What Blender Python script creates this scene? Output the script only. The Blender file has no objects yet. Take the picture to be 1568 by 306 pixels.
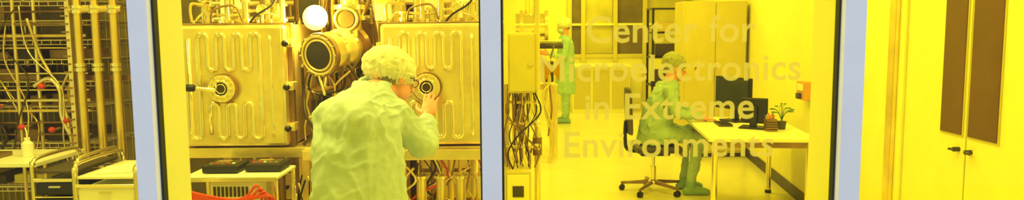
import bpy, bmesh, math, random
from mathutils import Vector, Matrix, noise
R = random.Random(7)
V = Vector
sc = bpy.context.scene
sc.view_settings.view_transform = 'Standard'
sc.view_settings.look = 'None'

# ------------------------------------------------------------------ materials
def mat(name, col, rough=0.5, metal=0.0, var=0.12, vs=6.0, bump=0.0, bs=40.0, emit=None, es=0, trans=0.0, stretch=(1,1,1)):
    m = bpy.data.materials.new(name); m.use_nodes = True
    nt = m.node_tree; N = nt.nodes; L = nt.links
    p = N['Principled BSDF']
    p.inputs['Roughness'].default_value = rough
    p.inputs['Metallic'].default_value = metal
    tc = N.new('ShaderNodeTexCoord'); mp = N.new('ShaderNodeMapping'); mp.inputs['Scale'].default_value = stretch
    L.new(tc.outputs['Object'], mp.inputs['Vector'])
    nz = N.new('ShaderNodeTexNoise'); nz.inputs['Scale'].default_value = vs; nz.inputs['Detail'].default_value = 4
    L.new(mp.outputs[0], nz.inputs['Vector'])
    rp = N.new('ShaderNodeValToRGB')
    rp.color_ramp.elements[0].position = 0.3; rp.color_ramp.elements[1].position = 0.7
    rp.color_ramp.elements[0].color = (*[c*(1-var) for c in col], 1)
    rp.color_ramp.elements[1].color = (*[min(1, c*(1+var)) for c in col], 1)
    L.new(nz.outputs['Fac'], rp.inputs['Fac']); L.new(rp.outputs['Color'], p.inputs['Base Color'])
    if bump > 0:
        n2 = N.new('ShaderNodeTexNoise'); n2.inputs['Scale'].default_value = bs; n2.inputs['Detail'].default_value = 3
        L.new(mp.outputs[0], n2.inputs['Vector'])
        b = N.new('ShaderNodeBump'); b.inputs['Strength'].default_value = bump; b.inputs['Distance'].default_value = 0.01
        L.new(n2.outputs['Fac'], b.inputs['Height']); L.new(b.outputs['Normal'], p.inputs['Normal'])
    if emit:
        p.inputs['Emission Color'].default_value = (*emit, 1); p.inputs['Emission Strength'].default_value = es
    return m

M = {}
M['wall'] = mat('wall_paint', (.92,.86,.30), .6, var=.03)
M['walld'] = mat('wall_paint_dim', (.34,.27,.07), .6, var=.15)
M['floor'] = mat('floor_vinyl', (.88,.82,.56), .22, var=.05, vs=2)
M['cfloor'] = mat('corridor_vinyl', (.4,.42,.45), .4)
M['ceil'] = mat('ceiling_tile', (.8,.8,.7), .8, var=.03)
M['alu'] = mat('anodised_aluminium', (.80,.82,.87), .5, 0.0, var=.03)
M['mulin'] = mat('mullion_inner', (.92,.90,.6), .5, var=.03)
M['gasket'] = mat('rubber_gasket', (.012,.014,.012), .6)
M['steel'] = mat('brushed_steel', (.96,.74,.35), .28, .74, var=.14, vs=7, bump=.15, bs=26)
M['steelp'] = mat('polished_steel', (1.0,.86,.52), .16, .9, var=.05)
M['steeld'] = mat('weathered_steel', (.34,.21,.07), .36, .7, var=.35)
M['brass'] = mat('brass_pipe', (.95,.70,.22), .25, .8, var=.12)
M['black'] = mat('black_plastic', (.014,.012,.009), .4)
M['dgrey'] = mat('dark_grey', (.065,.048,.020), .5, var=.3)
M['white'] = mat('white_laminate', (.90,.88,.75), .4, var=.03)
M['paper'] = mat('paper', (.9,.9,.88), .8, var=.03)
M['olive'] = mat('cabinet_paint', (.66,.56,.09), .5, var=.04)
M['red'] = mat('red_rubber', (.75,.07,.03), .4, var=.2)
M['gown'] = mat('gown_fabric', (.52,.65,.76), .9, var=.06, vs=10, bump=.5, bs=22)
M['gown2'] = mat('gown_fabric_teal', (.38,.52,.56), .9, var=.08, vs=10, bump=.5, bs=28)
M['gown3'] = mat('gown_fabric_pale', (.40,.62,.72), .9, var=.08, vs=10, bump=.5, bs=20)
M['cap'] = mat('bouffant_cap', (.86,.84,.70), .8, var=.14, vs=30, bump=.8, bs=60)
M['cap2'] = mat('bouffant_cap_worn', (.38,.38,.18), .8, var=.2, vs=30, bump=.8, bs=60)
M['skin'] = mat('skin', (.80,.35,.28), .5, var=.08, vs=15)
M['hair'] = mat('grey_hair', (.26,.22,.16), .7, var=.3, vs=60)
M['eye'] = mat('eye_white', (.85,.85,.8), .2)
M['iris'] = mat('iris', (.05,.04,.03), .2)
M['mask'] = mat('face_mask', (.5,.7,.8), .8)
M['shoe'] = mat('shoe_cover', (.25,.42,.48), .7)
M['dglass'] = mat('dark_vision_glass', (.13,.055,.010), .08, 0, var=.1)
M['vport'] = mat('viewport_glass', (.05,.035,.012), .08, 0, var=.1)
M['screen'] = mat('screen', (.05,.05,.04), .15)
M['orange'] = mat('orange_plastic', (.75,.35,.08), .5)
M['green'] = mat('leaf', (.10,.22,.04), .6)
M['lamp'] = mat('lamp_glow', (1,1,.9), .5, emit=(1,.97,.75), es=60)
M['panel'] = mat('light_panel', (1,1,.9), .5, emit=(1,.96,.6), es=3)
M['farpane'] = mat('far_glazing', (.62,.54,.06), .15, var=.2, vs=2)
M['fardark'] = mat('far_dark_glazing', (.18,.13,.02), .15, var=.3, vs=2)

def glassmat(name, tint):
    m = bpy.data.materials.new(name); m.use_nodes = True
    nt = m.node_tree; N = nt.nodes; L = nt.links
    N.remove(N['Principled BSDF'])
    t = N.new('ShaderNodeBsdfTransparent')
    tc = N.new('ShaderNodeTexCoord'); nz = N.new('ShaderNodeTexNoise'); nz.inputs['Scale'].default_value = 1.5
    L.new(tc.outputs['Object'], nz.inputs['Vector'])
    mx = N.new('ShaderNodeMixRGB'); mx.inputs[1].default_value = (*tint,1); mx.inputs[2].default_value = (tint[0], tint[1]*.97, tint[2]*.9, 1)
    L.new(nz.outputs['Fac'], mx.inputs[0]); L.new(mx.outputs[0], t.inputs['Color'])
    g = N.new('ShaderNodeBsdfGlossy'); g.inputs['Roughness'].default_value = .02
    ms = N.new('ShaderNodeMixShader'); ms.inputs[0].default_value = .012
    L.new(t.outputs[0], ms.inputs[1]); L.new(g.outputs[0], ms.inputs[2])
    L.new(ms.outputs[0], N['Material Output'].inputs['Surface'])
    return m
M['film'] = glassmat('yellow_uv_film_glass', (1.0, .92, .20))
M['film2'] = glassmat('yellow_uv_film_glass_strong', (1.0, .92, .07))

def vinyl():
    m = bpy.data.materials.new('frosted_vinyl_lettering'); m.use_nodes = True
    nt = m.node_tree; N = nt.nodes; L = nt.links
    N.remove(N['Principled BSDF'])
    t = N.new('ShaderNodeBsdfTransparent'); t.inputs['Color'].default_value = (.95,.78,.10,1)
    d = N.new('ShaderNodeBsdfDiffuse'); d.inputs['Color'].default_value = (1,.78,.09,1)
    q = N.new('ShaderNodeBsdfTranslucent'); q.inputs['Color'].default_value = (1,.86,.22,1)
    tc = N.new('ShaderNodeTexCoord'); nz = N.new('ShaderNodeTexNoise'); nz.inputs['Scale'].default_value = 30
    L.new(tc.outputs['Object'], nz.inputs['Vector'])
    rr = N.new('ShaderNodeMapRange'); rr.inputs['To Min'].default_value = .76; rr.inputs['To Max'].default_value = .84
    L.new(nz.outputs['Fac'], rr.inputs['Value'])
    ad = N.new('ShaderNodeMixShader'); ad.inputs[0].default_value=.22; L.new(d.outputs[0], ad.inputs[1]); L.new(q.outputs[0], ad.inputs[2])
    ms = N.new('ShaderNodeMixShader')
    L.new(rr.outputs[0], ms.inputs[0]); L.new(t.outputs[0], ms.inputs[1]); L.new(ad.outputs[0], ms.inputs[2])
    L.new(ms.outputs[0], N['Material Output'].inputs['Surface'])
    return m
M['vinyl'] = vinyl()

# ------------------------------------------------------------------ geometry builder
def frame(d):
    d = d.normalized()
    a = V((0,0,1)) if abs(d.z) < .9 else V((1,0,0))
    s = d.cross(a).normalized(); t = s.cross(d).normalized()
    return s, t
def cr(pts, n=6):
    pts = [V(p) for p in pts]; out = []
    P = [pts[0]] + pts + [pts[-1]]
    for i in range(1, len(P)-2):
        p0,p1,p2,p3 = P[i-1],P[i],P[i+1],P[i+2]
        for k in range(n):
            t = k/n
            out.append(.5*((2*p1)+(-p0+p2)*t+(2*p0-5*p1+4*p2-p3)*t*t+(-p0+3*p1-3*p2+p3)*t*t*t))
    out.append(pts[-1]); return out

class B:
    def __init__(s): s.v=[]; s.f=[]; s.mi=[]; s.sm=[]; s.mats=[]; s.T=Matrix.Identity(4)
    def add(s, vs, fs, m, smooth=True):
        if m not in s.mats: s.mats.append(m)
        k = s.mats.index(m); o = len(s.v)
        s.v += [s.T @ V(v) for v in vs]
        for f in fs: s.f.append([o+i for i in f]); s.mi.append(k); s.sm.append(smooth)
        return s
    def box(s, x0,x1,y0,y1,z0,z1, m, bev=0.0, rot=None):
        bm = bmesh.new(); bmesh.ops.create_cube(bm, size=1)
        for v in bm.verts: v.co = V((v.co.x*(x1-x0), v.co.y*(y1-y0), v.co.z*(z1-z0)))
        if bev > 0: bmesh.ops.bevel(bm, geom=bm.edges[:], offset=bev, segments=2, affect='EDGES', profile=.5)
        c = V(((x0+x1)/2,(y0+y1)/2,(z0+z1)/2))
        bm.verts.index_update()
        vs = [(rot @ v.co if rot else v.co)+c for v in bm.verts]
        fs = [[v.index for v in f.verts] for f in bm.faces]; bm.free()
        return s.add(vs, fs, m, False)
    def cyl(s, p1, p2, r, m, r2=None, seg=20):
        p1=V(p1); p2=V(p2); r2 = r if r2 is None else r2
        a,b = frame(p2-p1); vs=[]
        for p,q in ((p1,r),(p2,r2)):
            for i in range(seg):
                t=2*math.pi*i/seg; vs.append(p+a*math.cos(t)*q+b*math.sin(t)*q)
        s.add(vs, [[i,(i+1)%seg,seg+(i+1)%seg,seg+i] for i in range(seg)], m, True)
        s.add(vs, [list(range(seg))[::-1], list(range(seg,2*seg))], m, False)
        return s
    def tube(s, pts, r, m, seg=8, closed=False):
        pts=[V(p) for p in pts]; n=len(pts); vs=[]; prev=None
        for i,p in enumerate(pts):
            if closed: d=pts[(i+1)%n]-pts[i-1]
            else: d=pts[min(i+1,n-1)]-pts[max(i-1,0)]
            if d.length<1e-9: d=V((0,0,1))
            d.normalize()
            if prev is None: a,_=frame(d)
            else:
                a=prev-d*prev.dot(d)
                a = a.normalized() if a.length>1e-6 else frame(d)[0]
            prev=a; b=d.cross(a)
            for k in range(seg):
                t=2*math.pi*k/seg; vs.append(p+a*math.cos(t)*r+b*math.sin(t)*r)
        fs=[]
        for i in range(n if closed else n-1):
            j=(i+1)%n
            for k in range(seg): fs.append([i*seg+k,i*seg+(k+1)%seg,j*seg+(k+1)%seg,j*seg+k])
        if not closed: fs += [list(range(seg))[::-1], [(n-1)*seg+k for k in range(seg)]]
        return s.add(vs,fs,m,True)
    def ring(s, c, ax, R0, r, m, n=28):
        c=V(c); a,b=frame(V(ax))
        return s.tube([c+a*math.cos(2*math.pi*i/n)*R0+b*math.sin(2*math.pi*i/n)*R0 for i in range(n)], r, m, 8, True)
    def ell(s, c, rad, m, rot=None, n=16, k=10):
        c=V(c); vs=[]; 
        for j in range(1,k):
            ph=math.pi*j/k
            for i in range(n):
                t=2*math.pi*i/n
                q=V((math.sin(ph)*math.cos(t)*rad[0], math.sin(ph)*math.sin(t)*rad[1], math.cos(ph)*rad[2]))
                vs.append(c+(rot@q if rot else q))
        q=V((0,0,rad[2])); vs.append(c+(rot@q if rot else q)); q=-q; vs.append(c+(rot@q if rot else q))
        top=len(vs)-2; bot=top+1; fs=[]
        for j in range(k-2):
            for i in range(n): fs.append([j*n+i,(j+1)*n+i,(j+1)*n+(i+1)%n,j*n+(i+1)%n])
        for i in range(n):
            fs.append([top,i,(i+1)%n]); fs.append([bot,(k-2)*n+(i+1)%n,(k-2)*n+i])
        return s.add(vs,fs,m,True)
    def rc(s, p1, r1, p2, r2, m, n=14):
        p1=V(p1); p2=V(p2); d=(p2-p1).normalized(); a,b=frame(d); vs=[]; rings=0
        for (p,r,ang) in [(p1,r1,-math.pi/2+ .12+ i*(math.pi/2-.12)/4) for i in range(5)]+[(p2,r2,i*(math.pi/2-.12)/4) for i in range(5)]:
            for k in range(n):
                t=2*math.pi*k/n
                vs.append(p+d*math.sin(ang)*r+(a*math.cos(t)+b*math.sin(t))*math.cos(ang)*r)
            rings+=1
        fs=[[i*n+k,i*n+(k+1)%n,(i+1)*n+(k+1)%n,(i+1)*n+k] for i in range(rings-1) for k in range(n)]
        fs += [list(range(n))[::-1], [(rings-1)*n+k for k in range(n)]]
        return s.add(vs,fs,m,True)
    def loft(s, rings, m, n=24):
        vs=[]
        for c,A,Bv in rings:
            for k in range(n):
                t=2*math.pi*k/n; vs.append(V(c)+V(A)*math.cos(t)+V(Bv)*math.sin(t))
        fs=[[i*n+k,i*n+(k+1)%n,(i+1)*n+(k+1)%n,(i+1)*n+k] for i in range(len(rings)-1) for k in range(n)]
        fs += [list(range(n))[::-1], [(len(rings)-1)*n+k for k in range(n)]]
        return s.add(vs,fs,m,True)
    def mesh(s, name):
        me=bpy.data.meshes.new(name); me.from_pydata([tuple(v) for v in s.v],[],s.f)
        for m in s.mats: me.materials.append(M[m])
        for i,p in enumerate(me.polygons): p.material_index=s.mi[i]; p.use_smooth=s.sm[i]
        me.update(); return me
    def done(s, name, parent=None):
        o=bpy.data.objects.new(name, s.mesh(name)); sc.collection.objects.link(o)
        bm=bmesh.new(); bm.from_mesh(o.data); bmesh.ops.recalc_face_normals(bm, faces=bm.faces); bm.to_mesh(o.data); bm.free()
        if parent: o.parent=parent
        return o
    def remesh(s, name, voxel, smooth=4, parent=None, disp=None):
        o=s.done(name)
        md=o.modifiers.new('r','REMESH'); md.mode='VOXEL'; md.voxel_size=voxel; md.use_smooth_shade=True
        ms=o.modifiers.new('s','SMOOTH'); ms.factor=.5; ms.iterations=smooth
        dg=bpy.context.evaluated_depsgraph_get(); dg.update()
        me=bpy.data.meshes.new_from_object(o.evaluated_get(dg))
        mt=o.data.materials[0]; o.modifiers.clear(); o.data=me
        me.materials.clear(); me.materials.append(mt)
        if disp:
            ns=[v.normal.copy() for v in me.vertices]
            for v,nn in zip(me.vertices,ns): v.co += nn*disp(v.co)
        for p in me.polygons: p.use_smooth=True; p.material_index=0
        me.update()
        if parent: o.parent=parent
        return o
def empty(name, loc=(0,0,0)):
    e=bpy.data.objects.new(name,None); sc.collection.objects.link(e); return e
def rotz(a): return Matrix.Rotation(a,3,'Z')

# ------------------------------------------------------------------ room shell
B().box(-7,5,2.0,14.2,-.1,0,'floor').done('floor')
B().box(-7,5,-3,2.0,-.1,0,'cfloor').done('floor_corridor')
B().box(-7,5,2.0,14.2,3.0,3.1,'ceil').done('ceiling')
B().box(-.3,5,14.0,14.15,0,3.0,'wall').done('wall_north')
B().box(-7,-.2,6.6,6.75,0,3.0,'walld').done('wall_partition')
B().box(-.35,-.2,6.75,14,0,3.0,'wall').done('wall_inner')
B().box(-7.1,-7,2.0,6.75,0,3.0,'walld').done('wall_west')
def seg(name, p1, p2, th, z0, z1, m):
    p1=V((*p1,0)); p2=V((*p2,0)); d=(p2-p1); n=V((d.y,-d.x,0)).normalized()*th
    vs=[p1,p2,p2+n,p1+n]; b=B()
    b.add([v+V((0,0,z0)) for v in vs]+[v+V((0,0,z1)) for v in vs],[[3,2,1,0],[4,5,6,7],[0,1,5,4],[1,2,6,5],[2,3,7,6],[3,0,4,7]],m,False)
    return b.done(name)
ex=lambda y: 2.64+.113*(y-6.6)
seg('wall_east',(ex(4.26),4.26),(ex(14),14),.12,0,3.0,'wall')
seg('baseboard_east',(ex(4.3)-.012,4.3),(ex(13.9)-.012,13.9),.010,0,.11,'dgrey')
B().box(2.262,2.6,2.2,4.26,0,3.0,'wall').done('wall_side')
B().box(2.235,2.260,4.20,4.275,0,2.6,'steel',.004).done('trim_1')

# window wall
b=B(); 
b.box(-7,5,1.97,2.2,2.5,3.1,'wall'); b.box(-7,5,1.97,2.2,0,.3,'wall'); b.done('wall_south')
xs=[-3.01,-2.02,-1.0275,-.0575,.947,1.95,2.9]
b=B()
for x in xs:
    w=.0275 if x!=.947 else .030
    b.box(x-w,x+w,1.985,2.017,.3,2.5,'alu',.002)
    b.box(x-w+.001,x+w-.001,2.026,2.2,.3,2.5,'mulin',.002)
    b.box(x-w-.006,x-w+.001,2.010,2.034,.3,2.5,'gasket'); b.box(x+w-.001,x+w+.007,2.010,2.034,.3,2.5,'gasket')
b.box(-4,3.6,1.985,2.03,.3,.36,'alu'); b.box(-4,3.6,1.985,2.03,2.44,2.5,'alu')
b.done('window_frame')
for i in range(len(xs)-1):
    fm='film' if xs[i]<-.1 else 'film2'
    b=B(); b.add([(xs[i]+.02,2.022,.34),(xs[i+1]-.02,2.022,.34),(xs[i+1]-.02,2.022,2.46),(xs[i]+.02,2.022,2.46)],[[0,1,2,3]],fm,False)
    o=b.done('window_%d'%(i+1))

# lettering
cu=bpy.data.curves.new('window_lettering','FONT')
cu.body="Center for\nMicroelectronics\nin Extreme\nEnvironments"; cu.align_x='CENTER'; cu.size=.088; cu.space_line=1.24; cu.offset=.0016; cu.space_character=1.04
o=bpy.data.objects.new('window_lettering',cu); sc.collection.objects.link(o)
cu.materials.append(M['vinyl'])
bpy.context.view_layer.update()
k=.735/o.dimensions.x
cu.size*=k; cu.space_line=.1085/ cu.size
o.rotation_euler=(math.pi/2,0,0); o.location=(.444,2.018,1.573)

# ------------------------------------------------------------------ double door on side wall
b=B()
for y0,y1,g0,g1 in ((2.95,3.495,3.265,3.475),(3.507,4.06,3.528,3.70)):
    b.box(2.235,2.260,y0,y1,0.01,2.12,'wall',.003)
    b.box(2.229,2.236,g0-.010,g1+.010,1.055,1.99,'olive',.001)
    b.box(2.225,2.231,g0,g1,1.065,1.98,'dglass')
for y0,y1 in ((2.89,2.945),(4.065,4.11)): b.box(2.22,2.260,y0,y1,0,2.18,'wall',.003)
b.box(2.22,2.260,2.89,4.11,2.125,2.18,'wall',.003)
b.box(2.255,2.260,3.49,3.51,0.01,2.12,'dgrey')
for y,d in ((3.455,-1),(3.55,1)):
    b.cyl((2.235,y,.99),(2.205,y,.99),.012,'dgrey'); b.rc((2.205,y,.99),.008,(2.205,y+d*.035,.987),.006,'dgrey')
b.done('door_1')
b=B(); y=5.15; x=ex(y)
b.box(x-.12,x-.012,y-.12,y+.12,1.28,1.53,'white',.02); b.box(x-.125,x-.118,y-.07,y+.07,1.30,1.34,'dgrey'); b.box(x-.09,x-.05,y-.1,y+.1,1.18,1.28,'paper')
b.done('paper_towel_dispenser')

# ------------------------------------------------------------------ vacuum chambers
def serp(pts):
    out=[]
    for i in range(0,len(pts)-1,2):
        a=pts[i]; c=pts[i+1]; out.append(a); out.append(c)
        if i+2<len(pts):
            d=pts[i+2]; sgn=1 if c[1]>a[1] else -1; r=(d[0]-c[0])/2; 
            for k in range(1,7):
                t=math.pi*k/7; out.append((c[0]+r-r*math.cos(t), c[1]+sgn*abs(r)*math.sin(t)))
    return out
def chamber(cx, kind):
    b=B(); zc=1.312; yd=3.80
    b.box(cx-.285,cx+.285,3.90,4.5,.985,1.64,'steel',.012)
    b.box(cx-.30,cx+.30,3.865,3.90,.98,1.648,'steeld',.004)
    b.box(cx-.278,cx+.278,yd,3.865,.99,1.637,'steel',.018)
    b.box(cx-.262,cx+.262,yd-.004,yd+.01,1.005,1.622,'steel',.003)
    H=.255;h=.11
    p=[(-.225,H),(-.225,-H),(-.175,-H),(-.175,H),(-.125,H),(-.125,h),(-.08,h),(-.08,H),(-.035,H),(-.035,h),(.01,h),(.01,H),(.055,H),(.055,h),(.10,h),(.10,H),(.15,H),(.15,-H),(.10,-H),(.10,-h),(.055,-h),(.055,-H),(.01,-H),(.01,-h),(-.035,-h),(-.035,-H),(-.08,-H),(-.08,-h),(-.125,-h),(-.125,-H)]
    b.tube([(cx+x,yd-.007,zc+z) for x,z in serp(p)],.0120,'steelp',10)
    b.tube(cr([(cx+.205,yd-.004,zc+.27),(cx+.205,yd-.004,zc),(cx+.205,yd-.004,zc-.27)],6),.009,'steelp',8)
    px=cx-(.045 if kind==0 else .032); pz=1.305
    b.cyl((px,yd,pz),(px,yd-.035,pz),.078,'steeld',seg=32); b.cyl((px,yd-.035,pz),(px,yd-.055,pz),.070,'steel',seg=32)
    b.ring((px,yd-.056,pz),(0,1,0),.042,.008,'steelp'); b.ring((px,yd-.050,pz),(0,1,0),.066,.006,'steelp')
    b.cyl((px,yd-.05,pz),(px,yd-.0575,pz),.040,'vport',seg=28); b.ring((px,yd-.058,pz),(0,1,0),.024,.003,'steelp')
    for i in range(12):
        t=2*math.pi*i/12; x=px+.056*math.cos(t); z=pz+.056*math.sin(t)
        b.cyl((x,yd-.05,z),(x,yd-.064,z),.006,'steelp',seg=6)
    if kind==0:
        b.rc((px-.03,yd-.07,pz-.005),.012,(px-.13,yd-.10,pz+.01),.010,'steelp'); b.rc((px-.13,yd-.10,pz+.01),.020,(px-.165,yd-.11,pz+.012),.018,'black')
        b.rc((px-.02,yd-.065,pz+.01),.006,(px-.02,yd-.08,pz+.06),.006,'steelp')
    for z in (1.09,1.31,1.54):
        b.box(cx+.272,cx+.312,3.82,3.90,z-.022,z+.022,'steel',.004); b.cyl((cx+.292,3.82,z),(cx+.292,3.775,z),.012,'steelp'); b.ell((cx+.292,3.765,z),(.018,.018,.018),'black')
    for z in (1.12,1.50): b.cyl((cx-.295,3.845,z-.04),(cx-.295,3.845,z+.04),.013,'steelp')
    for i,(x,hh,r) in enumerate(((-.22,.10,.03),(-.12,.16,.022),(-.02,.07,.045),(.09,.19,.02),(.18,.10,.035),(-.17,.05,.02),(.03,.12,.018),(.23,.22,.016),(-.07,.22,.014))):
        y=4.02+.1*(i%2) if i<5 else 3.945
        b.cyl((cx+x,y,1.64),(cx+x,y,1.64+hh),r,'steelp'); b.cyl((cx+x,y,1.655),(cx+x,y,1.67),r*1.5,'steel'); b.cyl((cx+x,y,1.64+hh),(cx+x,y,1.655+hh),r*1.5,'steel')
        if i%3==0: b.ring((cx+x,y,1.67+hh),(0,0,1),r*1.3,.005,'steelp',16); b.cyl((cx+x,y,1.65+hh),(cx+x,y,1.72+hh),.007,'steeld')
    b.cyl((cx+.12,3.93,1.72),(cx+.12,3.955,1.72),.026,'steel'); b.ring((cx+.12,3.93,1.72),(0,1,0),.026,.004,'steelp'); b.cyl((cx+.12,3.945,1.645),(cx+.12,3.945,1.70),.008,'steelp')
    b.tube(cr([(cx-.25,3.95,1.66),(cx-.2,3.95,1.70),(cx-.05,3.95,1.69),(cx+.1,3.96,1.715),(cx+.25,3.95,1.66)],6),.007,'steelp')
    b.tube(cr([(cx-.26,3.93,1.655),(cx-.26,3.93,1.75),(cx-.18,3.95,1.80),(cx-.18,4.0,2.3)],6),.009,'brass')
    b.tube(cr([(cx-.15,3.92,1.65),(cx-.13,3.91,1.72),(cx-.02,3.91,1.74),(cx+.02,3.92,1.66)],6),.006,'steeld'); b.tube(cr([(cx+.06,3.92,1.65),(cx+.1,3.91,1.69),(cx+.2,3.91,1.76),(cx+.24,3.95,1.9)],6),.006,'black')
    for i in range(8):
        x=cx-.25+.07*i; b.cyl((x,3.93,1.648),(x,3.93,1.665),.009,'steelp',seg=6)
    return b.done('vacuum_chamber')
chamber(-1.477,0); chamber(-.415,1)

b=B()
b.box(-1.80,-.10,3.82,4.5,.925,.980,'steel',.004)
b.box(-1.12,-.10,3.76,3.82,.915,.972,'steel',.006)
for x in (-1.78,-1.12,-.12):
    for y in (3.85,4.45): b.box(x-.022,x+.022,y-.022,y+.022,0,.925,'steel',.003)
b.box(-1.78,-.12,3.84,3.87,.22,.27,'steel',.003); b.box(-1.78,-.12,3.84,3.87,.60,.63,'steeld',.003)
b.done('chamber_bench')

# load lock and turbo pump between chambers
b=B()
p1=V((-1.015,3.78,1.475)); d=(V((-.83,4.25,1.53))-p1).normalized()
b.cyl(p1,p1+d*.03,.118,'steeld',seg=32); b.cyl(p1-d*.004,p1,.082,'vport',seg=28); b.ring(p1-d*.002,d,.100,.007,'steel'); b.ring(p1-d*.003,d,.080,.006,'steel')
b.cyl(p1+d*.03,p1+d*.30,.088,'steel',seg=32); b.cyl(p1+d*.10,p1+d*.13,.112,'steelp',seg=32); b.cyl(p1+d*.20,p1+d*.225,.118,'steelp',seg=32); b.cyl(p1+d*.29,p1+d*.33,.118,'steeld',seg=32)
a_,b_=frame(d)
for i in range(14):
    t=2*math.pi*i/14; q=p1+(a_*math.cos(t)+b_*math.sin(t))*.108; b.cyl(q-d*.012,q,.006,'steelp',seg=6)
b.cyl((-.905,4.05,1.56),(-.905,4.05,1.72),.062,'steel',seg=28); b.cyl((-.905,4.05,1.66),(-.905,4.05,1.685),.088,'steelp',seg=28); b.cyl((-.905,4.05,1.72),(-.905,4.05,1.745),.088,'steelp',seg=28); b.cyl((-.905,4.05,1.745),(-.905,4.05,2.0),.05,'steel')
b.cyl((-.905,4.0,1.665),(-.905,3.96,1.665),.07,'steeld',seg=28); b.ring((-.905,3.958,1.665),(0,1,0),.06,.008,'steel'); b.cyl((-.905,3.96,1.665),(-.905,3.954,1.665),.045,'steeld',seg=24)
b.rc((-1.10,3.95,1.49),.035,(-1.17,4.05,1.50),.035,'steel')
b.cyl((-.94,4.0,.98),(-.94,4.0,1.42),.03,'steeld'); b.cyl((-.94,4.0,1.15),(-.94,4.0,1.25),.07,'steeld'); b.cyl((-.94,4.0,1.25),(-.94,4.0,1.265),.085,'steel')
b.box(-1.13,-1.02,4.0,4.2,.98,1.28,'steeld',.01); b.box(-1.12,-1.03,3.985,4.0,1.12,1.22,'dgrey',.004)
b.rc((-1.075,3.90,1.40),.012,(-1.02,3.86,1.30),.010,'black'); b.rc((-1.02,3.80,1.365),.008,(-.99,3.78,1.27),.008,'steelp')
b.done('load_lock')

b=B()
b.ell((-1.085,3.98,1.675),(.042,.042,.042),'lamp'); b.cyl((-1.085,4.0,1.675),(-1.085,4.10,1.675),.07,'steel',.02); b.tube(cr([(-1.085,4.1,1.675),(-1.085,4.2,1.8),(-1.085,4.22,2.4),(-1.085,4.22,3.0)],6),.008,'steeld')
b.done('work_lamp')

b=B(); b.box(-.745,-.655,3.95,4.0,1.655,1.80,'white',.004); b.box(-.735,-.665,3.945,3.95,1.75,1.79,'olive'); b.box(-.71,-.69,3.96,3.99,1.648,1.66,'steel')
b.done('gauge_controller')

def hoses(n, x0,x1,y0,y1,z0,z1, mats, r0=.004,r1=.010, seed=1, spread=.2):
    rr=random.Random(seed); b=B()
    for i in range(n):
        x=rr.uniform(x0,x1); y=rr.uniform(y0,y1); x2=min(max(x+rr.uniform(-spread,spread),x0),x1)
        za=rr.uniform(z1-.15*(z1-z0),z1); zb=rr.uniform(z0,z0+.25*(z1-z0))
        if i<3: zb=z0
        pts=[(x,y,za)]
        for k in range(1,4):
            t=k/4; pts.append((min(max(x+(x2-x)*t+rr.uniform(-spread,spread)*.4,x0),x1), min(max(y+rr.uniform(-.05,.05),y0),y1), za+(zb-za)*t+rr.uniform(-.05,.05)))
        pts.append((x2,y,zb))
        b.tube(cr(pts,6), rr.uniform(r0,r1), rr.choice(mats), 6)
    return b
hoses(26,-1.15,-.74,4.30,4.55,.985,2.1,['steeld','steel','dgrey','brass','steeld'],.006,.016,3,.25).done('vacuum_hose_bundle')
hoses(14,-1.14,-.76,3.87,3.96,.985,1.42,['steeld','dgrey','steel','black'],.004,.009,5,.2).done('vacuum_hose_bundle')
b=hoses(34,-1.05,-.14,3.90,4.4,.27,.92,['steel','dgrey','brass','steeld','steelp','red'],.003,.008,9,.3)
for i in range(5): 
    x=-.62+.11*i; b.cyl((x,3.95,.60),(x,3.95,.78),.028,'steel'); b.cyl((x,3.95,.78),(x,3.95,.795),.04,'steelp')
b.done('cable_harness')
b=B()
for i in range(24):
    x=-1.9+.078*i+R.uniform(-.02,.02); y=4.75+R.uniform(-.1,.25); r=R.choice([.008,.012,.02,.03]); m=R.choice(['steel','steelp','steeld','brass'])
    b.cyl((x,y,0),(x,y,2.98),r,m,seg=12)
    for z in (1.55,1.72,1.9): b.cyl((x,y,z+R.uniform(-.06,.06)),(x,y,z+.09),r*1.7,R.choice(['steelp','steeld']),seg=12)
for z in (1.2,1.45,1.68,1.78,1.92,2.1): b.cyl((-1.95,4.7,z),(-.12,4.7,z),R.choice([.012,.018,.025]),R.choice(['steelp','brass','steel']),seg=12)
for i in range(7):
    x=-1.85+.25*i; b.box(x,x+.14,4.6,4.68,1.66+R.uniform(-.05,.03),1.82,R.choice(['steel','white','steeld','dgrey']),.005)
b.done('gas_pipework')
for x0,x1 in ((-1.95,-1.35),(-1.3,-.75),(-.7,-.2)):
    b=B()
    b.box(x0,x1,5.2,5.75,0,2.2,'steeld',.01)
    for k in range(9):
        z=.15+.22*k; b.box(x0+.03,x1-.03,5.17,5.2,z,z+.19,R.choice(['steel','dgrey','olive','steeld']),.004)
        for j in range(4): b.cyl((x0+.08+.11*j,5.17,z+.09),(x0+.08+.11*j,5.155,z+.09),.014,R.choice(['steelp','black','red']),seg=10)
    b.done('instrument_rack')

# ------------------------------------------------------------------ small cart with controllers
b=B()
b.box(-1.62,-1.15,3.44,3.76,.880,.895,'white',.004); b.box(-1.62,-1.15,3.435,3.445,.876,.898,'steelp',.002)
b.box(-1.61,-1.16,3.46,3.74,.66,.672,'white',.003)
for x in (-1.61,-1.16):
    for y in (3.46,3.74): b.cyl((x,y,.03),(x,y,.880),.012,'steelp'); b.cyl((x-.01,y,.03),(x+.01,y,.03),.03,'black')
b.done('equipment_cart')
for x0,x1,y0 in ((-1.555,-1.375,3.54),(-1.35,-1.17,3.57)):
    b=B(); b.box(x0,x1,y0,y0+.17,.899,.935,'black',.006); b.box(x0+.02,x1-.02,y0+.02,y0+.15,.934,.938,'dgrey',.001)
    for i in range(5): b.cyl((x0+.03+.028*i,y0+.05,.938),(x0+.03+.028*i,y0+.05,.943),.008,R.choice(['steelp','red','white']),seg=10)
    b.box(x0+.04,x0+.11,y0+.09,y0+.13,.938,.941,'steelp')
    b.done('pump_controller')
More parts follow.
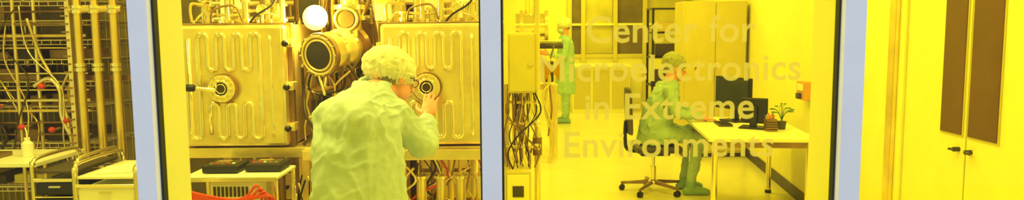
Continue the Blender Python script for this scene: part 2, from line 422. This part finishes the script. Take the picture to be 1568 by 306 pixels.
b=B(); b.box(-1.50,-1.28,3.50,3.68,.673,.862,'white',.008); b.box(-1.49,-1.29,3.495,3.50,.76,.85,'paper',.001)
for i in range(9): b.box(-1.48+.02*i,-1.47+.02*i,3.488,3.496,.79,.84,'dgrey')
b.done('power_supply')
b=B()
for k in range(5):
    pts=[(-1.645+.012*k,3.41,.012),(-1.66+.01*k,3.41,.5),(-1.645+.01*k,3.42,.865-.02*k),(-1.60,3.40,.855-.014*k),(-1.54+.02*k,3.395,.835-.008*k),(-1.44,3.395,.812-.010*k),(-1.34,3.39,.80-.006*k),(-1.28+.02*k,3.39,.815),(-1.22+.02*k,3.40,.85-.02*k),(-1.20+.02*k,3.41,.5),(-1.20+.015*k,3.41,.012)]
    b.tube(cr(pts,7),.0065,'red',8)
b.done('red_hose')
hoses(14,-1.14,-1.02,3.60,3.74,.0,.88,['steel','black','steelp'],.003,.006,21,.1).done('cable_harness')

# ------------------------------------------------------------------ left bay
b=B()
for x in (-2.70,-2.59,-2.475):
    b.cyl((x,4.5,0),(x,4.5,2.98),.024,'brass'); 
    for z in (.75,1.36,1.72): b.cyl((x,4.5,z),(x,4.5,z+.022),.036,'steelp'); b.cyl((x,4.5,z+.03),(x,4.5,z+.05),.036,'steelp')
b.cyl((-2.80,4.5,.72),(-2.4,4.5,.72),.028,'brass'); b.cyl((-2.75,4.5,1.745),(-2.42,4.5,1.745),.022,'brass')
b.box(-2.78,-2.75,4.5,4.54,0,2.98,'steel',.003); b.box(-2.40,-2.37,4.52,4.56,0,2.98,'steeld',.003); b.box(-2.78,-2.37,4.545,4.56,1.30,1.33,'steeld')
for k in range(30): b.box(-2.80,-2.76,4.49,4.5,.6+.05*k,.61+.05*k,'steeld')
b.done('process_pipework')
b=B(); rr=random.Random(4)
x0,x1,y0,y1=-4.4,-2.80,4.85,5.35
for x in (x0,-3.6,-3.2,x1):
    for y in (y0,y1): b.cyl((x,y,0),(x,y,2.4),.013,'steelp',seg=10)
for i,z in enumerate((.25,.55,.85,1.10,1.27,1.42,1.55,1.68,1.81,1.95,2.2)):
    for y in (y0,y1): b.cyl((x0,y,z),(x1,y,z),.006,'steelp',seg=6); b.cyl((x0,y,z-.03),(x1,y,z-.03),.004,'steelp',seg=6)
    for k in range(9): b.cyl((x0,y0+.06*k,z),(x1,y0+.06*k,z),.003,'steelp',seg=5)
    for k in range(26): b.cyl((x0+.062*k,y0,z),(x0+.062*k,y0,z-.03),.003,'steelp',seg=5)
for k in range(34): b.cyl((x0+.048*k,5.36,.3),(x0+.048*k,5.36,2.3),.0025,'steel',seg=5)
for z in (.55,.85,1.10,1.27,1.42,1.55,1.68):
    x=x0+.05
    while x<x1-.25:
        w=rr.uniform(.08,.24); h=rr.uniform(.04,.11)
        if rr.random()<.85: b.box(x,x+w,y0+.08,y1-.06,z+.004,z+h,rr.choice(['dgrey','steeld','olive','steeld','dgrey','dgrey']),.004)
        x+=w+rr.uniform(.01,.06)
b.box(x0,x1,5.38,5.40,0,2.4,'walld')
b.done('wire_shelving')
b=hoses(16,-3.75,-2.9,4.70,4.82,.6,1.8,['steelp','steel','dgrey','brass'],.004,.010,12,.3)
for p in ((-3.25,.98),(-3.05,.96),(-2.95,1.02),(-3.4,1.12),(-3.1,1.25)): b.ell((p[0],4.72,p[1]),(.025,.02,.02),'red'); b.cyl((p[0],4.74,p[1]),(p[0],4.80,p[1]),.01,'steelp')
for z in (.92,1.0,1.08,1.15,1.22,1.33,1.5,1.58,1.66,1.74): b.cyl((-3.9,4.79,z),(-2.83,4.79,z),rr.choice([.006,.011]),rr.choice(['steelp','brass','steeld']),seg=10)
for x in (-3.9,-3.3,-2.86): b.cyl((x,4.79,0),(x,4.79,1.9),.012,'steel',seg=10)
b.tube(cr([(-3.15,4.72,1.25),(-3.05,4.72,1.30),(-2.98,4.72,1.22),(-2.98,4.72,1.05),(-2.92,4.72,.9)],8),.014,'steelp')
b.done('gas_tubing')
b=B()
b.box(-3.3,-2.56,3.80,4.25,.885,.91,'white',.004)
for x in (-3.26,-2.60):
    for y in (3.84,4.21): b.cyl((x,y,0),(x,y,.885),.018,'steelp')
b.box(-3.28,-2.58,3.82,4.23,.3,.32,'white',.003)
b.done('side_table')
def bottle(c):
    b=B()
    b.cyl((*c,.911),(*c,.985),.030,'white',seg=20); b.cyl((*c,.985),(*c,1.0),.030,'white',.014); b.cyl((*c,1.0),(*c,1.018),.015,'white'); b.tube(cr([(*c,1.018),(c[0],c[1],1.05),(c[0]-.006,c[1],1.075)],5),.004,'white')
    b.done('squeeze_bottle')
bottle((-2.73,4.0))
b=B(); b.box(-3.05,-2.85,3.86,4.05,.911,.935,'steeld',.004); b.box(-3.04,-2.9,3.88,4.0,.935,.955,'black',.003); b.done('instrument_tray')
def drawercart(x0,x1,y0,y1,zt,dm,nm,top):
    b=B()
    for x in (x0,x1):
        b.tube(cr([(x,y0,.06),(x,y0,zt-.05),(x,y0+.01,zt+.015),(x,y0+.06,zt+.045),(x,y1-.06,zt+.045),(x,y1-.01,zt+.015),(x,y1,zt-.05),(x,y1,.06)],6),.010,'steelp')
        for y in (y0,y1): b.cyl((x-.012,y,.03),(x+.012,y,.03),.03,'black'); 
    for z in (.12,zt-.06):
        for y in (y0,y1): b.cyl((x0,y,z),(x1,y,z),.007,'steelp')
    b.box(x0+.008,x1-.008,y0+.008,y1-.008,zt-.03,zt-.015,top,.004)
    n=9; dz=(zt-.2)/n
    for k in range(n):
        z=.14+dz*k
        b.box(x0+.012,x1-.012,y0+.005,y1-.01,z,z+dz*.8,dm,.006); b.box((x0+x1)/2-.03,(x0+x1)/2+.03,y0-.008,y0+.006,z+dz*.5,z+dz*.62,'steelp',.002)
        b.cyl((x0,y0,z+dz*.9),(x1,y0,z+dz*.9),.004,'steelp',seg=6)
    return b.done(nm)
drawercart(-2.41,-2.19,3.55,3.95,.93,'black','drawer_cart','dgrey')
drawercart(-2.14,-1.84,3.45,3.90,.92,'white','drawer_cart','white')
b=B(); b.box(-2.09,-1.93,3.52,3.72,.906,.911,'paper',.0005,rotz(.2)); b.box(-2.03,-1.90,3.58,3.76,.911,.916,'paper',.0005,rotz(-.15)); b.done('paper_stack')

# ------------------------------------------------------------------ right pane: gas stand
b=B()
b.box(-.02,.125,3.85,4.05,1.26,1.585,'olive',.008); b.box(-.012,.117,3.842,3.85,1.27,1.575,'olive',.003); b.cyl((.10,3.84,1.42),(.10,3.83,1.42),.012,'steelp')
b.box(-.04,.10,3.82,4.05,0,.84,'olive',.008); b.box(-.03,.09,3.812,3.82,.5,.82,'wall',.003); b.box(.0,.06,3.808,3.813,.70,.76,'dgrey')
b.cyl((.14,3.98,0),(.14,3.98,1.9),.016,'steelp'); b.cyl((-.03,3.98,.84),(-.03,3.98,1.3),.014,'steel'); b.cyl((.05,4.0,.84),(.05,4.0,1.27),.01,'steeld')
for z in (.95,1.08,1.2): b.cyl((-.04,3.96,z),(.15,3.96,z),.008,'steel'); b.ell((.14,3.96,z),(.022,.022,.022),'steelp')
b.cyl((.14,3.98,.9),(.14,3.98,1.0),.026,'steeld')
rr=random.Random(31)
for i in range(13):
    xa=rr.uniform(-.03,.13); xb=rr.uniform(-.03,.13); y=rr.uniform(3.86,3.95)
    b.tube(cr([(xa,y,1.26),(xa+rr.uniform(-.03,.03),y,1.15),((xa+xb)/2+rr.uniform(-.04,.04),y,1.03),(xb+rr.uniform(-.03,.03),y,.93),(xb,y,.84)],6),rr.uniform(.003,.006),rr.choice(['steeld','steeld','steelp','brass','black']),6)
b.done('gas_control_stand')
b=B()
b.box(.0,.55,8.6,9.4,.85,.92,'steel',.01)
for x in (.03,.52):
    for y in (8.65,9.35): b.box(x-.03,x+.03,y-.03,y+.03,0,.85,'steel')
b.cyl((.22,8.9,.92),(.22,8.9,1.45),.13,'steelp',seg=24); b.cyl((.22,8.9,1.2),(.22,8.9,1.25),.19,'steel',seg=24)
b.cyl((.05,8.75,1.62),(.42,8.75,1.62),.15,'steelp',seg=24); b.cyl((.40,8.75,1.62),(.44,8.75,1.62),.19,'steel',seg=24); b.cyl((.10,8.75,1.62),(.14,8.75,1.62),.19,'steel',seg=24)
b.cyl((.22,8.8,1.4),(.22,8.8,2.1),.06,'steelp'); b.cyl((.1,8.7,1.38),(.62,8.7,1.38),.035,'dgrey'); b.cyl((.3,8.7,1.44),(.6,8.7,1.44),.02,'steelp')
b.box(.36,.50,8.55,8.7,.95,1.2,'dgrey',.01); b.box(.02,.15,8.5,8.7,.4,.8,'dgrey',.01)
b.done('vacuum_analyzer')
hoses(14,.02,.52,8.38,8.46,.0,1.4,['steeld','dgrey','steelp'],.006,.014,33,.2).done('cable_harness')

b=B()
b.box(.9,3.3,13.93,13.995,.0,1.0,'wall',.005)
for x0,x1,m in ((1.15,1.35,'fardark'),(1.42,1.95,'farpane'),(2.05,2.55,'fardark'),(2.6,3.3,'farpane')):
    b.box(x0,x1,13.96,13.995,1.08,2.5,m)
for x in (1.12,1.38,2.0,2.57,3.3): b.box(x-.04,x+.04,13.88,13.995,0,2.6,'olive',.004)
b.box(.9,3.3,13.9,13.995,1.0,1.07,'olive',.004); b.box(.9,3.3,13.9,13.995,1.62,1.66,'wall',.004)
b.done('window_partition')
b=B()
b.box(1.1,2.2,13.2,13.85,.85,.9,'white',.005); b.box(1.12,2.18,13.25,13.8,0,.85,'wall',.005)
for k in range(3): b.box(1.15+.35*k,1.46+.35*k,13.24,13.25,.08,.8,'olive',.003)
b.done('lab_bench')
b=B()
for x in (2.0,2.42):
    for y in (10.2,10.6): b.box(x-.015,x+.015,y-.015,y+.015,0,1.86,'black')
for z in (.3,.75,1.15,1.5,1.84): b.box(1.98,2.44,10.18,10.62,z,z+.02,'black')
b.box(2.03,2.25,10.25,10.5,.77,.98,'dgrey',.01); b.box(2.05,2.38,10.25,10.5,1.17,1.35,'dgrey',.01); b.box(2.1,2.3,10.25,10.5,1.52,1.66,'steel',.01); b.box(2.03,2.38,10.25,10.5,.32,.6,'olive',.01)
b.done('equipment_shelf')
b=B()
b.box(2.08,2.84,8.7,9.2,.05,1.9,'olive',.008); b.box(2.10,2.82,8.72,9.18,0,.05,'dgrey')
b.box(2.095,2.455,8.685,8.70,.08,1.88,'olive',.004); b.box(2.465,2.825,8.685,8.70,.08,1.88,'olive',.004)
for x in (2.43,2.49): b.cyl((x,8.675,.95),(x,8.675,1.1),.008,'steelp')
b.done('storage_cabinet')

# ------------------------------------------------------------------ desk with monitors
Td=Matrix.Translation((1.555,5.62,0)) @ Matrix.Rotation(-.098,4,'Z')
b=B(); b.T=Td
b.box(0,.85,0,1.36,.695,.725,'white',.005); b.box(.05,.80,.06,1.30,.64,.695,'steeld',.004)
for x in (.06,.79):
    for y in (.07,1.28): b.cyl((x,y,.02),(x,y,.695),.024,'steelp'); b.cyl((x,y,0),(x,y,.03),.03,'black')
b.done('desk')
def monitor(loc, ang, w, h, z0):
    b=B(); b.T=Matrix.Translation((loc[0],loc[1],.726))@Matrix.Rotation(ang,4,'Z')
    b.box(-w/2,w/2,-.02,.02,z0,z0+h,'black',.008); b.box(-w/2+.015,w/2-.015,-.0225,-.019,z0+.015,z0+h-.015,'screen')
    b.box(-.03,.03,.015,.05,.01,z0+.15,'black',.005); b.box(-.11,.11,-.07,.11,0,.014,'black',.004)
    return b.done('computer_monitor')
monitor((2.05,6.62),-math.radians(66),.46,.30,.11)
monitor((2.10,6.18),math.radians(150),.22,.22,.04)
b=B(); b.box(1.83,1.95,6.25,6.50,.726,.742,'dgrey',.004,rotz(-.1))
for i in range(4):
    for j in range(8): b.box(1.84+.026*i,1.86+.026*i,6.265+.029*j,6.287+.029*j,.742,.748,'black')
b.done('keyboard')
b=B(); c=(2.17,5.98); b.box(c[0]-.045,c[0]+.045,c[1]-.04,c[1]+.04,.726,.83,'steeld',.004)
for i in range(7): b.cyl((c[0]-.03+.01*i,c[1],.8),(c[0]-.04+.012*i,c[1]+.01,.86+.01*(i%3)),.004,R.choice(['red','black','steelp']),seg=6)
for i in range(4): b.box(c[0]-.046,c[0]+.046,c[1]-.041,c[1]-.038,.74+.02*i,.748+.02*i,'black')
b.done('pen_holder')
b=B(); c=V((2.30,6.08,.726)); b.cyl(c,c+V((0,0,.07)),.03,'dgrey',.04)
for i in range(14):
    a=i*2.4; d=V((math.cos(a),math.sin(a),0)); h=.08+.02*(i%4)
    b.tube(cr([c+V((0,0,.07)),c+d*.03+V((0,0,.07+h*.8)),c+d*.07+V((0,0,.07+h))],4),.002,'green',5)
    b.ell(c+d*.08+V((0,0,.07+h)),(.022,.012,.006),'green',rotz(a),8,6)
b.done('potted_plant')
b=B(); y=6.25; x=ex(y)-.012
b.box(x-.07,x,y-.09,y+.09,.96,1.12,'orange',.01); b.box(x-.075,x-.068,y-.06,y+.06,1.04,1.10,'white',.002); b.box(x-.10,x-.07,y-.03,y+.03,.97,1.02,'dgrey',.004)
b.done('wall_mounted_phone')

# ------------------------------------------------------------------ office chair
b=B(); cx,cy=1.37,6.9
b.box(cx-.20,cx+.24,cy-.23,cy+.23,.41,.475,'dgrey',.025); b.box(cx-.14,cx+.14,cy-.12,cy+.12,.37,.41,'black',.01)
b.cyl((cx,cy,.10),(cx,cy,.25),.030,'steelp'); b.cyl((cx,cy,.25),(cx,cy,.38),.018,'steelp')
b.ell((cx,cy,.10),(.05,.05,.03),'steelp')
for i in range(5):
    a=math.radians(20+72*i); d=V((math.cos(a),math.sin(a),0)); c=V((cx,cy,0))
    b.rc(c+V((0,0,.10)),.022,c+d*.30+V((0,0,.075)),.014,'steeld'); b.cyl(c+d*.30+V((0,0,.075)),c+d*.30+V((0,0,.05)),.008,'black')
    s=V((-d.y,d.x,0)); b.cyl(c+d*.30+s*.022+V((0,0,.028)),c+d*.30+s*.006+V((0,0,.028)),.028,'black'); b.cyl(c+d*.30-s*.022+V((0,0,.028)),c+d*.30-s*.006+V((0,0,.028)),.028,'black')
b.loft([((cx-.235-.02*t,cy,.58+.44*t),(0,.21*w,0),(.022,0,.0)) for t,w in ((0,.75),(.08,.95),(.4,1),(.8,.95),(.95,.8),(1,.55))],'dgrey')
b.tube(cr([(cx-.1,cy,.40),(cx-.25,cy,.42),(cx-.275,cy,.55),(cx-.27,cy,.7)],5),.018,'black')
b.done('office_chair')

# ------------------------------------------------------------------ people
def basis(f, up=(0,0,1)):
    f=V(f).normalized(); s=V(up).cross(f).normalized(); u=f.cross(s).normalized()
    return f,s,u
def head(parent, c, f, up, neck, mask=False, glasses=False, capr=(.128,.108,.090), capc=(-.022,.055), capm='cap'):
    c=V(c); f,s,u=basis(f,up); Rm=Matrix((f,s,u)).transposed()
    L=lambda a,b_,d: c+f*a+s*b_+u*d
    b=B()
    b.ell(L(-.012,0,.03),(.095,.076,.086),'skin',Rm); b.ell(L(.022,0,-.035),(.066,.058,.076),'skin',Rm); b.ell(L(.060,0,-.094),(.024,.027,.020),'skin',Rm)
    b.ell(L(.03,.038,-.05),(.04,.022,.04),'skin',Rm); b.ell(L(.03,-.038,-.05),(.04,.022,.04),'skin',Rm)
    b.rc(L(.084,0,.014),.007,L(.108,0,-.024),.011,'skin'); b.ell(L(.098,.011,-.029),(.010,.008,.007),'skin',Rm); b.ell(L(.098,-.011,-.029),(.010,.008,.007),'skin',Rm)
    b.ell(L(.072,0,.028),(.020,.052,.010),'skin',Rm)
    b.ell(L(.086,0,-.054),(.011,.023,.005),'skin',Rm); b.ell(L(.085,0,-.064),(.011,.020,.005),'skin',Rm)
    for q in (-1,1): b.ell(L(-.008,q*.078,-.005),(.020,.008,.032),'skin',Rm); b.ell(L(-.014,q*.083,.002),(.016,.005,.024),'skin',Rm)
    b.rc(L(-.02,0,-.05),.056,neck,.062,'skin')
    b.remesh('head',.0045,3,parent)
    e=B()
    for q in (-1,1):
        e.ell(L(.0745,q*.031,.006),(.0125,.0125,.0115),'eye',Rm); e.ell(L(.0845,q*.031,.006),(.004,.006,.006),'iris',Rm)
        e.ell(L(.084,q*.031,.028),(.006,.018,.004),'hair',Rm)
    e.ell(L(.0935,0,-.059),(.005,.021,.0015),'iris',Rm,12,6)
    e.ell(L(-.052,0,-.012),(.058,.074,.052),'hair',Rm)
    e.done('eyes_and_hair',parent)
    if glasses:
        g=B()
        for q in (-1,1):
            g.tube([L(.100, q*(.033+.024*math.cos(t)), .004+.019*math.sin(t)) for t in [2*math.pi*i/20 for i in range(20)]],.0017,'black',6,True)
            g.tube([L(.099,q*.056,.008),L(.05,q*.078,.010),L(-.015,q*.086,.008)],.002,'black',6)
        g.tube([L(.101,-.010,.008),L(.104,0,.011),L(.101,.010,.008)],.002,'black',6); g.done('glasses',parent)
    if mask:
        k=B(); k.ell(L(.048,0,-.055),(.066,.062,.050),'mask',Rm)
        for q in (-1,1): k.tube([L(.05,q*.058,-.035),L(.0,q*.082,-.01)],.003,'mask',6)
        k.done('face_mask',parent)
    k=B(); k.ell(L(capc[0],0,capc[1]),capr,capm,Rm,28,18); k.ell(L(capc[0]-.01,0,capc[1]+.01),(capr[0]*.9,capr[1]*1.02,capr[2]),capm,Rm,28,18)
    def dsp(p):
        q=p-c; lx,ly,lz=q.dot(f),q.dot(s),q.dot(u); a=math.atan2(ly,lx)
        edge=max(0,min(1,(.05-lz)/.05))
        return .007*noise.noise(p*28)+.005*noise.noise(p*60)+.003*math.sin(a*34)*edge
    k.remesh('bouffant_cap',.005,2,parent,dsp)
    bd=B(); n=40
    bd.tube([L(-.012+ (capr[0]-.022)*math.cos(2*math.pi*i/n),(capr[1]-.016)*math.sin(2*math.pi*i/n),.018+.012*math.cos(2*math.pi*i/n)) for i in range(n)],.006,capm,8,True); bd.done('cap_band',parent)
def hand(parent, W, U, T, curl, name, scale=1.0):
    W=V(W); U=V(U).normalized(); T=V(T); T=(T-U*T.dot(U)).normalized(); N=T.cross(U).normalized()
    if N.dot(V(curl))<0: N=-N
    Rm=Matrix((T,U,N)).transposed(); s=scale; b=B()
    b.rc(W-U*.05*s,.026*s,W+U*.02*s,.024*s,'skin'); b.ell(W+U*.052*s,(.041*s,.052*s,.0155*s),'skin',Rm); b.ell(W+U*.035*s+T*.022*s+N*.006*s,(.018*s,.032*s,.014*s),'skin',Rm)
    for off,ln,r,ba in ((.030,.074,.0088,.086),(.010,.083,.0090,.090),(-.010,.077,.0086,.087),(-.029,.060,.0076,.079)):
        p=W+U*ba*s+T*off*s; ang=.15; fan=off*3.0
        b.rc(W+U*.05*s+T*off*.8*s,.010*s,p,r*s,'skin',10)
        for k,(fr,ad) in enumerate(((.45,.0),(.30,.38),(.25,.30))):
            ang+=ad; d=(U*math.cos(ang)+N*math.sin(ang)+T*fan).normalized(); q=p+d*ln*fr*s
            b.rc(p,r*s*(1-.10*k),q,r*s*(.90-.10*k),'skin',10); p=q
    p=W+U*.022*s+T*.026*s
    for d,ln,r0,r1 in (((U*.55+T*.72+N*.35),.040,.014,.011),((U*.80+T*.45+N*.45),.032,.011,.0095),((U*.92+T*.15+N*.5),.026,.0095,.008)):
        q=p+d.normalized()*ln*s; b.rc(p,r0*s,q,r1*s,'skin',10); p=q
    b.remesh(name,.0030,2,parent)
def folds(amp, zf=3.0, xf=11.0, seed=0, diag=.6):
    o=V((seed*3.7,seed*1.3,0))
    def f(p):
        w=noise.noise(p*4+o)
        q=V((p.x*xf+p.z*diag*xf*.5,p.y*xf,p.z*zf))+o+V((w*1.5,0,w)); n1=abs(noise.noise(q))
        q2=V((p.x*xf*1.7-p.z*xf*1.1,p.y*xf*1.3,p.z*zf*2.2))+o*2+V((0,0,w)); n2=abs(noise.noise(q2))
        n3=noise.noise(p*40); msk=.45+.55*max(0,min(1,.5+2*noise.noise(p*3.1+o*3)))
        return amp*(msk*(.8*max(0,1-n1*4) + .5*max(0,1-n2*4.5)) - .35 + n3*.14)
    return f
def shoe(b, ankle, d):
    a=V(ankle); d=V(d).normalized()
    b.rc((a.x,a.y,.06),.05,(a.x+d.x*.0,a.y+d.y*.0,.13),.048,'shoe')
    b.loft([(a+d*t+V((0,0,-a.z+.035*hh)),V((-d.y,d.x,0))*w,V((0,0,.034*hh))) for t,w,hh in ((-.075,.022,.8),(-.06,.038,1.05),(0,.042,1.3),(.08,.046,1.2),(.15,.044,.95),(.185,.028,.7))],'shoe',16)

# --- man at the chamber
P=empty('cleanroom_technician')
b=B(); A=V((.93,.36,0)); D=V((-.36,.93,0))
b.loft([((x,y,z),A*a,D*d) for x,y,z,a,d in ((-.65,2.99,.42,.235,.19),(-.65,2.99,.60,.225,.175),(-.652,3.0,.85,.208,.155),(-.66,3.02,1.0,.196,.145),(-.668,3.05,1.13,.196,.142),(-.668,3.10,1.22,.190,.130),(-.66,3.15,1.295,.155,.115),(-.645,3.19,1.345,.105,.09),(-.630,3.22,1.375,.066,.062))],'gown')
b.ell((-.67,3.03,1.20),(.15,.12,.14),'gown')
b.rc((-.775,3.06,1.245),.078,(-.80,3.17,1.04),.060,'gown'); b.rc((-.80,3.17,1.04),.060,(-.765,3.46,1.03),.045,'gown')
b.rc((-.60,3.16,1.265),.085,(-.53,3.20,1.225),.082,'gown'); b.rc((-.53,3.20,1.225),.082,(-.415,3.25,1.085),.068,'gown'); b.rc((-.415,3.25,1.085),.066,(-.400,3.32,1.08),.062,'gown'); b.rc((-.400,3.32,1.08),.062,(-.420,3.53,1.150),.040,'gown')
for x,y in ((-.74,2.95),(-.57,3.02)): b.rc((x,y,.8),.10,(x,y-.0,.45),.075,'gown'); b.rc((x,y,.45),.075,(x,y-.02,.12),.055,'gown')
b.remesh('gown',.008,3,P,folds(.018,3.4,8.5,1))
b=B(); shoe(b,(-.74,2.93,.1),(.15,1,0)); shoe(b,(-.57,3.0,.1),(.3,1,0)); b.remesh('shoe_covers',.008,2,P)
b=B(); n=30
b.tube([V((-.620,3.235,1.368))+V((.93,.36,.0))*.068*math.cos(2*math.pi*i/n)+V((-.3,.8,.35))*.066*math.sin(2*math.pi*i/n) for i in range(n)],.011,'gown',8,True)
b.rc((-.427,3.50,1.140),.043,(-.428,3.535,1.152),.042,'gown')
b.done('collar_and_cuff',P)
head(P,(-.548,3.335,1.375),(.72,.62,-.30),(-.05,.18,1),(-.625,3.21,1.325),glasses=True,capr=(.132,.114,.090),capc=(-.035,.050))
hand(P,(-.423,3.57,1.170),(.10,.60,.80),(-1,.1,.1),(0,1,-.3),'hand_right')
hand(P,(-.76,3.51,1.030),(.05,1,-.16),(1,0,0),(0,0,-1),'hand_left')

# --- seated person
P=empty('cleanroom_technician'); y=6.9
b=B()
b.loft([((x,yy,z),V((0,a,0)),V((d,0,.0))) for x,yy,z,a,d in ((1.37,y,.485,.19,.17),(1.385,y,.60,.195,.165),(1.41,y,.75,.19,.155),(1.45,y,.90,.20,.145),(1.49,y,1.0,.18,.125),(1.52,y,1.06,.12,.095),(1.535,y,1.10,.062,.06))],'gown2')
for yy in (6.76,7.02):
    b.rc((1.42,yy,.575),.088,(1.78,yy-.02,.565),.070,'gown2'); b.rc((1.78,yy-.02,.56),.068,(1.70,yy-.02,.13),.050,'gown2')
b.rc((1.48,6.71,1.0),.070,(1.53,6.60,.80),.055,'gown2'); b.rc((1.53,6.60,.80),.055,(1.73,6.60,.775),.038,'gown2')
b.rc((1.48,7.09,1.0),.070,(1.54,7.14,.80),.055,'gown2'); b.rc((1.54,7.14,.80),.055,(1.74,6.98,.775),.038,'gown2')
b.remesh('gown',.010,3,P,folds(.024,4,9,2))
b=B(); shoe(b,(1.70,6.74,.1),(1,0,0)); shoe(b,(1.70,7.0,.1),(1,.1,0)); b.remesh('shoe_covers',.008,2,P)
head(P,(1.575,y,1.205),(1,-.05,-.25),(0,0,1),(1.53,y,1.08),mask=False,capr=(.120,.102,.090),capc=(-.03,.05),capm='cap2')
hand(P,(1.76,6.60,.757),(1,.1,-.10),(0,1,0),(0,0,-1),'hand_right'); hand(P,(1.77,6.96,.757),(1,-.1,-.10),(0,-1,0),(0,0,-1),'hand_left')

# --- far standing person facing left
P=empty('cleanroom_technician'); x,y=.90,12.0
b=B()
b.loft([((xx,y,z),V((0,a,0)),V((d,0,0))) for xx,z,a,d in ((x,.50,.22,.17),(x,.8,.21,.155),(x,1.0,.20,.145),(x,1.2,.205,.14),(x,1.33,.20,.125),(x-.01,1.42,.13,.095),(x-.02,1.475,.062,.06))],'gown3')
for s in (-1,1):
    b.rc((x,y+s*.10,.9),.10,(x,y+s*.11,.5),.075,'gown3'); b.rc((x,y+s*.11,.5),.072,(x+.02*s,y+s*.11,.12),.052,'gown3')
    b.rc((x,y+s*.20,1.36),.070,(x-.04,y+s*.24,1.10),.055,'gown3'); b.rc((x-.04,y+s*.24,1.10),.055,(x-.27,y+s*.16,1.16),.038,'gown3')
b.remesh('gown',.014,4,P,folds(.020,3,8,5))
b=B(); shoe(b,(x,y-.11,.1),(-1,0,0)); shoe(b,(x,y+.11,.1),(-1,0,0)); b.remesh('shoe_covers',.008,2,P)
head(P,(x-.035,y,1.60),(-1,-.35,-.12),(0,0,1),(x-.01,y,1.46),mask=True)
hand(P,(x-.29,y-.16,1.165),(-1,0,.1),(0,0,1),(0,1,0),'hand_left'); hand(P,(x-.29,y+.16,1.165),(-1,0,.1),(0,0,1),(0,-1,0),'hand_right')

# ------------------------------------------------------------------ lights
def lamp(x,y,p,sx=1.2,sy=.6,col=(1,.96,.62)):
    b=B(); b.box(x-sx/2-.03,x+sx/2+.03,y-sy/2-.03,y+sy/2+.03,2.965,2.999,'white',.004); b.box(x-sx/2,x+sx/2,y-sy/2,y+sy/2,2.955,2.966,'panel'); b.done('ceiling_light')
    l=bpy.data.lights.new('ceiling_lamp','AREA'); l.shape='RECTANGLE'; l.size=sx; l.size_y=sy; l.energy=p; l.color=col
    o=bpy.data.objects.new('ceiling_lamp',l); o.location=(x,y,2.94); sc.collection.objects.link(o)
lamp(-1.3,3.05,29,.3,1.2); lamp(-2.9,3.2,20,.3,1.2); lamp(.9,3.0,22); lamp(-.6,5.0,8); lamp(1.3,5.2,33); lamp(1.3,7.8,33); lamp(1.4,10.6,35); lamp(1.2,12.9,28); lamp(-3.4,5.9,6)
l=bpy.data.lights.new('work_lamp_light','POINT'); l.energy=26; l.color=(1,.97,.7); l.shadow_soft_size=.05
o=bpy.data.objects.new('work_lamp_light',l); o.location=(-1.085,3.88,1.70); sc.collection.objects.link(o)
w=bpy.data.worlds.new('world'); sc.world=w; w.use_nodes=True
w.node_tree.nodes['Background'].inputs[0].default_value=(.84,.90,1,1); w.node_tree.nodes['Background'].inputs[1].default_value=.95

# ------------------------------------------------------------------ camera
c=bpy.data.cameras.new('camera'); c.sensor_width=36; c.lens=25.26; c.clip_start=.05
c.dof.use_dof=True; c.dof.focus_distance=3.5; c.dof.aperture_fstop=4
o=bpy.data.objects.new('camera',c); sc.collection.objects.link(o); sc.camera=o
o.location=(0,0,1.62)
o.rotation_euler=(Matrix.Rotation(math.radians(90-5.87),3,'X')@Matrix.Rotation(math.radians(-.45),3,'Z')).to_euler()
